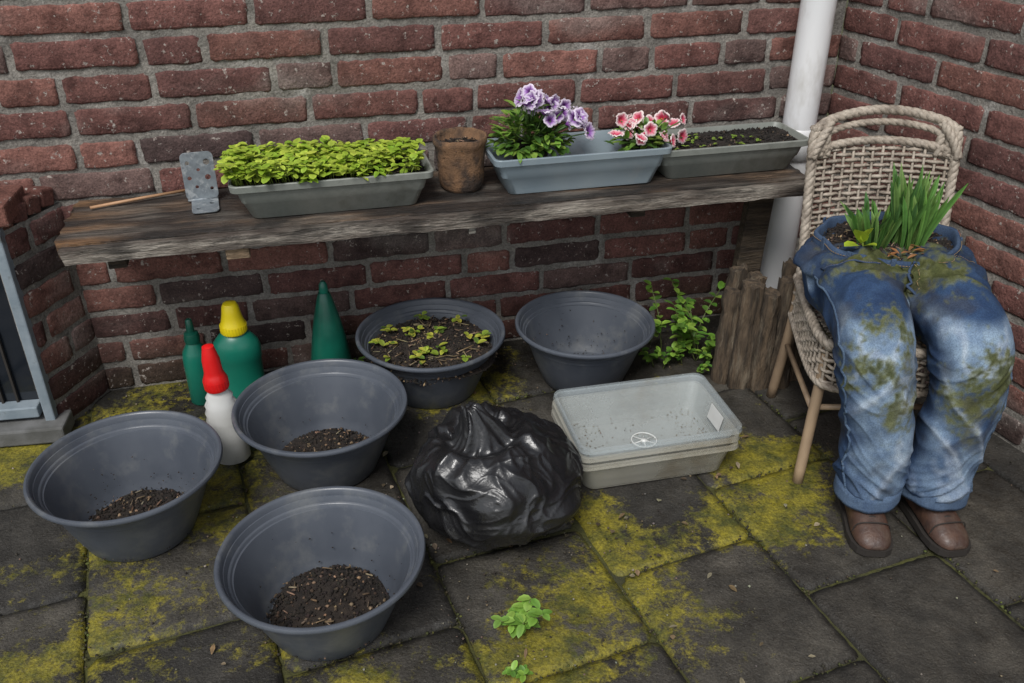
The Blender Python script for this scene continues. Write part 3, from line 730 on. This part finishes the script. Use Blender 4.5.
mb=MB()
for pts in ([(.795,1.955,.40),(.785,1.945,.25),(.766,1.915,0)],[(1.20,1.955,.40),(1.205,1.945,.25),(1.215,1.915,0)],[(.822,2.31,.42),(.815,2.31,.25),(.80,2.335,0)],[(1.205,2.31,.42),(1.21,2.31,.25),(1.22,2.335,0)]):
    tube(mb,catmull(pts,6),.0145,12)
tube(mb,[(.785,1.945,.2),(.812,2.31,.2)],.008,8); tube(mb,[(1.205,1.945,.2),(1.21,2.31,.2)],.008,8); tube(mb,[(.785,1.945,.22),(1.205,1.945,.22)],.008,8)
mb.obj('legs',M['rattan'],ch)

# ---------------------------------------------------------------- jeans
je=empty('jeans_planter')
mb=MB()
def ell(c,rx,ry,z,n=40): return [V(c[0]+rx*math.cos(2*math.pi*j/n),c[1]+ry*math.sin(2*math.pi*j/n),z) for j in range(n)]
loft(mb,[ell((.955,2.11),.12,.09,.425),ell((.955,2.105),.19,.135,.45),ell((.955,2.10),.203,.150,.50),ell((.955,2.11),.203,.148,.55),ell((.957,2.12),.185,.132,.585),ell((.957,2.125),.170,.120,.598)],cap0=True,cap1=True)
LL=[(.868,2.10,.515),(.858,1.97,.518),(.846,1.870,.515),(.842,1.812,.478),(.856,1.788,.39),(.876,1.782,.28),(.886,1.777,.18),(.886,1.772,.105)]
RL=[(1.042,2.10,.515),(1.050,1.97,.518),(1.060,1.870,.515),(1.066,1.812,.478),(1.070,1.788,.39),(1.064,1.782,.28),(1.054,1.777,.18),(1.050,1.772,.105)]
rr=[.100,.097,.094,.093,.084,.081,.077,.075]
PL=catmull(LL,8); PR=catmull(RL,8)
tube(mb,PL,rr,28); tube(mb,PR,rr,28)
o=mb.obj('tmp',M['denim'])
rm=o.modifiers.new('r','REMESH'); rm.mode='VOXEL'; rm.voxel_size=.0046; rm.use_smooth_shade=True
s2=o.modifiers.new('s','SMOOTH'); s2.iterations=8; s2.factor=.6
dg=bpy.context.evaluated_depsgraph_get(); me=bpy.data.meshes.new_from_object(o.evaluated_get(dg)); bpy.data.objects.remove(o)
cols=[]; newc=[]
for v in me.vertices:
    p=v.co; n=v.normal; x,y,z=p
    side=-1 if x<.955 else 1
    shin=sm(.48,.36,z); thigh=sm(1.84,1.90,y)*sm(.44,.50,z)
    q=ns(x*7+side*4,y*7,z*7)*.03
    sl_=(x-.955)*side
    f1=rg((x+q)*6+side*3+z*3.2,y*5,(z+q)*6+3.0*sl_*3,1.8)
    f2=rg((x+q)*7+side*5,y*7+4,(z-q)*24-6*sl_*4,2.2)
    f3=rg(x*11+y*8*side,y*11-x*5*side,z*6,2.0)
    kb=math.exp(-((z-.425)/.035)**2)*sm(1.80,1.86,y+.03); hm=math.exp(-((z-.135)/.035)**2)
    kf=math.exp(-((z-.455)/.045)**2)*sm(1.84,1.79,y)
    d=shin*(.010*f1+.0030*f2)+kb*.010*f2+kf*.006*f2+hm*(.009*f2)+thigh*(.011*f3)-.005
    az=math.atan2(y-2.12,x-.957)
    g=abs(math.sin(az*7+3.0*ns(math.cos(az)*2,math.sin(az)*2,z*6)))
    d+= sm(.50,.56,z)*sm(1.93,1.98,y)*.013*(g-.4)
    lo=.545+.012*ns(math.cos(az)*1.5,math.sin(az)*1.5,8)
    d+= .016*sm(lo-.006,lo+.006,z)*sm(1.94,1.98,y)*sm(.60,.575,z)
    dc=math.hypot(x-.957,y-1.965); aa=math.atan2(y-1.965,x-.957)
    d+=.013*math.exp(-(dc/.11)**2)*((1-abs(math.sin(aa*4+.8*ns(x*20,y*20,1))))**1.5)*sm(.47,.52,z)
    newc.append(p+n*d)
    front=sm(.0,.75,n.z*.7-n.y*.75)
    nz_=ns(x*7,y*7,z*7)+.5*ns(x*20,y*20,z*20)
    ff=f1 if z<.45 else f3
    fade=front*sm(-.55,.35,nz_+.25)*sm(.575,.54,z)
    c=mixc((.038,.074,.150),(.28,.38,.49),fade*.95)
    c=mixc(c,(.52,.59,.66),.6*sm(.45,.95,ff+.35*ns(x*45,y*45,z*45))*front*sm(.57,.53,z))
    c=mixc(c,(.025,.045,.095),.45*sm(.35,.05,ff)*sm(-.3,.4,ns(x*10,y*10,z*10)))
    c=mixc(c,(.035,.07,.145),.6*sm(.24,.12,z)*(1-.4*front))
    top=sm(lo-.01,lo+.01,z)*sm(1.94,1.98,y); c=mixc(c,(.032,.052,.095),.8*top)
    mv=.7*ns(x*7+2,y*7,z*6+1)+.45*ns(x*22,y*22,z*22)+.40*ns(x*55,y*55,z*55)+.3*ns(x*120,y*120,z*120)
    mv+=.60*math.exp(-((x-1.0)**2+(y-1.95)**2)/.009)*sm(.5,.55,z)+.50*math.exp(-((x-.86)**2+(y-1.97)**2)/.007)*sm(.5,.55,z)+.60*math.exp(-((x-.84)**2+(z-.44)**2)/.006)+.55*math.exp(-((x-1.14)**2+(z-.49)**2)/.004)+.40*math.exp(-((x-.90)**2+(z-.33)**2)/.005)+.3*math.exp(-((x-1.02)**2+(z-.36)**2)/.003)
    mo=sm(.08,.60,mv-.10)*sm(.18,.34,z)
    c=mixc(c,(.185,.185,.050),mo*.82)
    c=mixc(c,(.055,.065,.018),.75*sm(.36,.75,mv-.10)*sm(.3,.42,z))
    c=mixc(c,(.07,.06,.045),.40*sm(.15,.5,ns(x*9,y*9,z*9+7)+.4*ns(x*40,y*40,z*40)))
    cols+= [c[0],c[1],c[2],1]
for v,p in zip(me.vertices,newc): v.co=p
ca=me.color_attributes.get('Col')
if ca: me.color_attributes.remove(ca)
ca=me.color_attributes.new('Col','FLOAT_COLOR','POINT'); ca.data.foreach_set('color',cols)
me.materials.clear(); me.materials.append(M['denim'])
me.polygons.foreach_set('use_smooth',[True]*len(me.polygons))
jo=bpy.data.objects.new('legs_and_seat',me); sc.collection.objects.link(jo); jo.parent=je
bv=BVHTree.FromPolygons([v.co for v in me.vertices],[tuple(p.vertices) for p in me.polygons])
def onsurf(p):
    loc,nn,i,dd=bv.find_nearest(p); return loc,nn
def seam(mb,ms,pts,r=.0032,col=(.10,.15,.22),k=5,st=True):
    P=[];Q=[]
    for p in catmull(pts,k):
        l,nn=onsurf(p); P.append(l+nn*.0003); Q.append(l+nn*.0022)
    tube(mb,P,r,6,col)
    if st:
        for i in range(0,len(Q)-1):
            a=Q[i]; b=Q[i].lerp(Q[i+1],.6); tube(ms,[a,b],.0008,4)
mb=MB(); ms=MB()
for P,sg in ((PL,-1),(PR,1)):
    pts=[]
    for i in range(4,len(P),4):
        pts.append(P[i]+V(sg*.12,-.0,0)+ (V(0,0,.03) if P[i].z>.5 else V(0,-.04,0)))
    seam(mb,ms,pts,k=12)
    seam(mb,ms,[V(.957+sg*.06,1.955,.66),V(.957+sg*.13,1.99,.64),V(.957+sg*.20,2.03,.58)],.0025,(.06,.09,.15),14)
seam(mb,ms,[V(.957,1.99,.62),V(.957,1.96,.60),V(.957,1.93,.56)],.0035,(.06,.09,.15),10)
seam(mb,ms,[V(.975,1.985,.63),V(.976,1.96,.61),V(.962,1.93,.57)],.002,(.06,.09,.15),10)
mb.obj('seams',M['denim'],je)
n=96; L=[]; mb=MB()
for (ro,z) in ((.0,.585),(.006,.588),(.010,.603),(.009,.624),(.004,.631),(-.002,.627),(-.004,.600)):
    l=[]
    for j in range(n):
        a=2*math.pi*j/n; w_=1+.055*ns(math.cos(a)*2,math.sin(a)*2,1)+.012*math.sin(a*9)
        l.append(V(.957+(.170+ro)*math.cos(a)*w_,2.122+(.120+ro)*math.sin(a)*w_,z+.012*ns(math.cos(a)*1.5,math.sin(a)*1.5,4)+.014*math.sin(a)-.003))
    L.append(l)
loft(mb,L,(.060,.095,.16)); mb.obj('waistband',M['denim'],je)
mb=MB()
for a in (-100,-135,-50,-10,-170,40,140):
    a=rad(a); w_=1+.055*ns(math.cos(a)*2,math.sin(a)*2,1)+.012*math.sin(a*9)
    c=V(.957+.181*math.cos(a)*w_,2.122+.131*math.sin(a)*w_,.603+.014*math.sin(a)); box(mb,c,(.005,.012,.056),a,col=(.08,.12,.19))
mb.obj('belt_loops',M['denim'],je,False,.0015)
mb=MB(); a=rad(-82); Mx=Matrix.Translation((.957+.182*math.cos(a),2.122+.131*math.sin(a),.596))@Matrix.Rotation(rad(80),4,'X'); lathe(mb,[(.008,.0),(.008,.003),(.004,.004)],16,cap1=True); mb.v=[tuple(Mx@Vector(v)) for v in mb.v]; mb.obj('button',M['zinc'],je)
for zz in (.592,.621):
    l=[]
    for t in range(145):
        a=t*math.pi/72; ca_,sa_=math.cos(a),math.sin(a); w_=1+.055*ns(ca_*2,sa_*2,1)+.012*math.sin(a*9)
        l.append(V(.957+.1812*ca_*w_,2.122+.1312*sa_*w_,zz+.014*sa_+.012*ns(ca_*1.5,sa_*1.5,4)-.003))
    for i in range(144): tube(ms,[l[i],l[i].lerp(l[i+1],.65)],.0009,4)
ms.obj('stitching',M['stitch'],je)
for (hx,hy) in ((.886,1.772),(1.050,1.772)):
    mb=MB(); L=[]
    for (ro,z) in ((.066,.125),(.0775,.120),(.0795,.112),(.0790,.094),(.0800,.090),(.0790,.082),(.074,.082),(.068,.10)):
        L.append([V(hx+ro*math.cos(2*math.pi*j/48)*(1+.08*ns(math.cos(2*math.pi*j/48)*2,math.sin(2*math.pi*j/48)*2,hx*9)),hy+ro*math.sin(2*math.pi*j/48)*(1+.08*ns(math.cos(2*math.pi*j/48)*2,math.sin(2*math.pi*j/48)*2,hx*9)),z+.012*ns(math.cos(2*math.pi*j/48)*1.5,math.sin(2*math.pi*j/48)*1.5,hx*5)) for j in range(48)])
    loft(mb,L,(.10,.15,.23)); mb.obj('hem',M['denim'],je)
mb=MB(); soil_disc(mb,.155,.603,.004,9.0,40,mound=.008)
mb.v=[(x+.957,y*.74+2.122,z+ (y*.08)) for x,y,z in mb.v]; mb.obj('soil',M['soil'],je)
mb=MB()
def blade(b,d,L,wd,col,bend):
    d=d.normalized(); s=d.cross(V(R.uniform(-.4,.4),-1,.1)).normalized(); k=s.cross(d); n_s=6; vs=[];cs=[]
    for i in range(n_s+1):
        t=i/n_s; c=b+d*(L*t)+V(bend.x,bend.y,-.25*bend.length)*(t*t*L); w2=wd*(.7+.6*t)*(1-.92*t**6)*.5
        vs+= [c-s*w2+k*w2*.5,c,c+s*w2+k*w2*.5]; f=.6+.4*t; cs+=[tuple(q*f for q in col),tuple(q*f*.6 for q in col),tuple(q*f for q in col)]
    fs=[]
    for i in range(n_s):
        for j in range(2): q=i*3+j; fs.append((q,q+1,q+4,q+3))
    mb.add(vs,fs,cs)
def clump(cx,cy,n,r,h,lean,cl,bd=.15):
    for i in range(n):
        a=R.uniform(0,6.28); q=r*math.sqrt(R.random()); b=V(cx+q*math.cos(a),cy+q*math.sin(a),.604)
        d=V(math.cos(a)*q/r*lean+R.uniform(-.08,.08)+cl,math.sin(a)*q/r*lean+R.uniform(-.06,.06),1)
        blade(b,d,h*R.uniform(.6,1.08),R.uniform(.009,.015),cj(R.choice([(.12,.27,.06),(.17,.35,.08),(.08,.19,.05),(.24,.40,.11)]),.2),V(R.uniform(-bd,bd),R.uniform(-bd,bd),0))
clump(.908,2.10,34,.036,.125,.38,-.06,.25); clump(1.003,2.115,66,.042,.185,.20,.02); clump(.955,2.13,12,.03,.12,.3,0)
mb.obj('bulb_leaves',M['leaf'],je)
mb=MB()
for bb,dd,L in (((.862,2.055,.632),V(-.25,-.3,.8),.056),((.858,2.05,.628),V(-.7,-.3,.25),.048),((.87,2.05,.626),V(.3,-.5,.4),.037),((.865,2.05,.638),V(.1,-.2,.9),.048)): leaf(mb,V(*bb),dd,L,L*.72,cj((.55,.68,.06),.15),rnd=True)
tube(mb,[V(.88,2.07,.605),V(.866,2.055,.635)],.0022,5,(.35,.45,.08))
for i in range(14): leaf(mb,V(.957+R.uniform(-.11,.10),2.05+R.uniform(-.03,.05),.616),rdir(-.05,.3),.035,.010,cj((.34,.16,.07),.3))
mb.obj('yellow_leaf',M['leaf'],je)
def shoe(x,rz):
    e=empty('leather_shoe',(x,1.765,0),rz)
    st=[(.105,.022,.050),(.098,.032,.070),(.07,.037,.090),(.02,.039,.100),(-.03,.043,.088),(-.07,.048,.068),(-.105,.046,.054),(-.128,.036,.043),(-.140,.018,.028)]
    mb=MB(); L=[]
    for y,hw_,h in st:
        l=[]
        for j in range(20):
            a=math.pi*j/19; cx=math.cos(a); s=math.sin(a)
            l.append(V(hw_*math.copysign(abs(cx)**.75,cx),y,.018+(h-.018)*s**.8))
        L.append(l)
    loft(mb,L,cap0=True,cap1=True); o=mb.obj('upper',M['leather'],e); fix_normals(o)
    ss=o.modifiers.new('s','SUBSURF'); ss.levels=1; ss.render_levels=2
    mb=MB(); out=[V(h+.005,y,0) for y,h,_ in st]+[V(-h-.005,y,0) for y,h,_ in reversed(st)]
    loft(mb,[[p+V(0,0,.001) for p in out],[p+V(0,0,.019) for p in out]],cap0=True,cap1=True); o=mb.obj('sole',M['sole'],e,False); fix_normals(o)
    mb=MB()
    tube(mb,catmull([V(-.046,-.085,.03),V(-.036,-.088,.058),V(0,-.092,.0665),V(.036,-.088,.058),V(.046,-.085,.03)],6),.0016,6)
    for i in range(4):
        yy=-.035-.012*i; zz=.087-.0075*i; tube(mb,catmull([V(-.02,yy,zz-.006),V(0,yy,zz+.004),V(.02,yy,zz-.006)],4),.002,6)
    mb.obj('laces',M['sole'],e)
shoe(.882,rad(-4)); shoe(1.050,rad(8))
print('done')
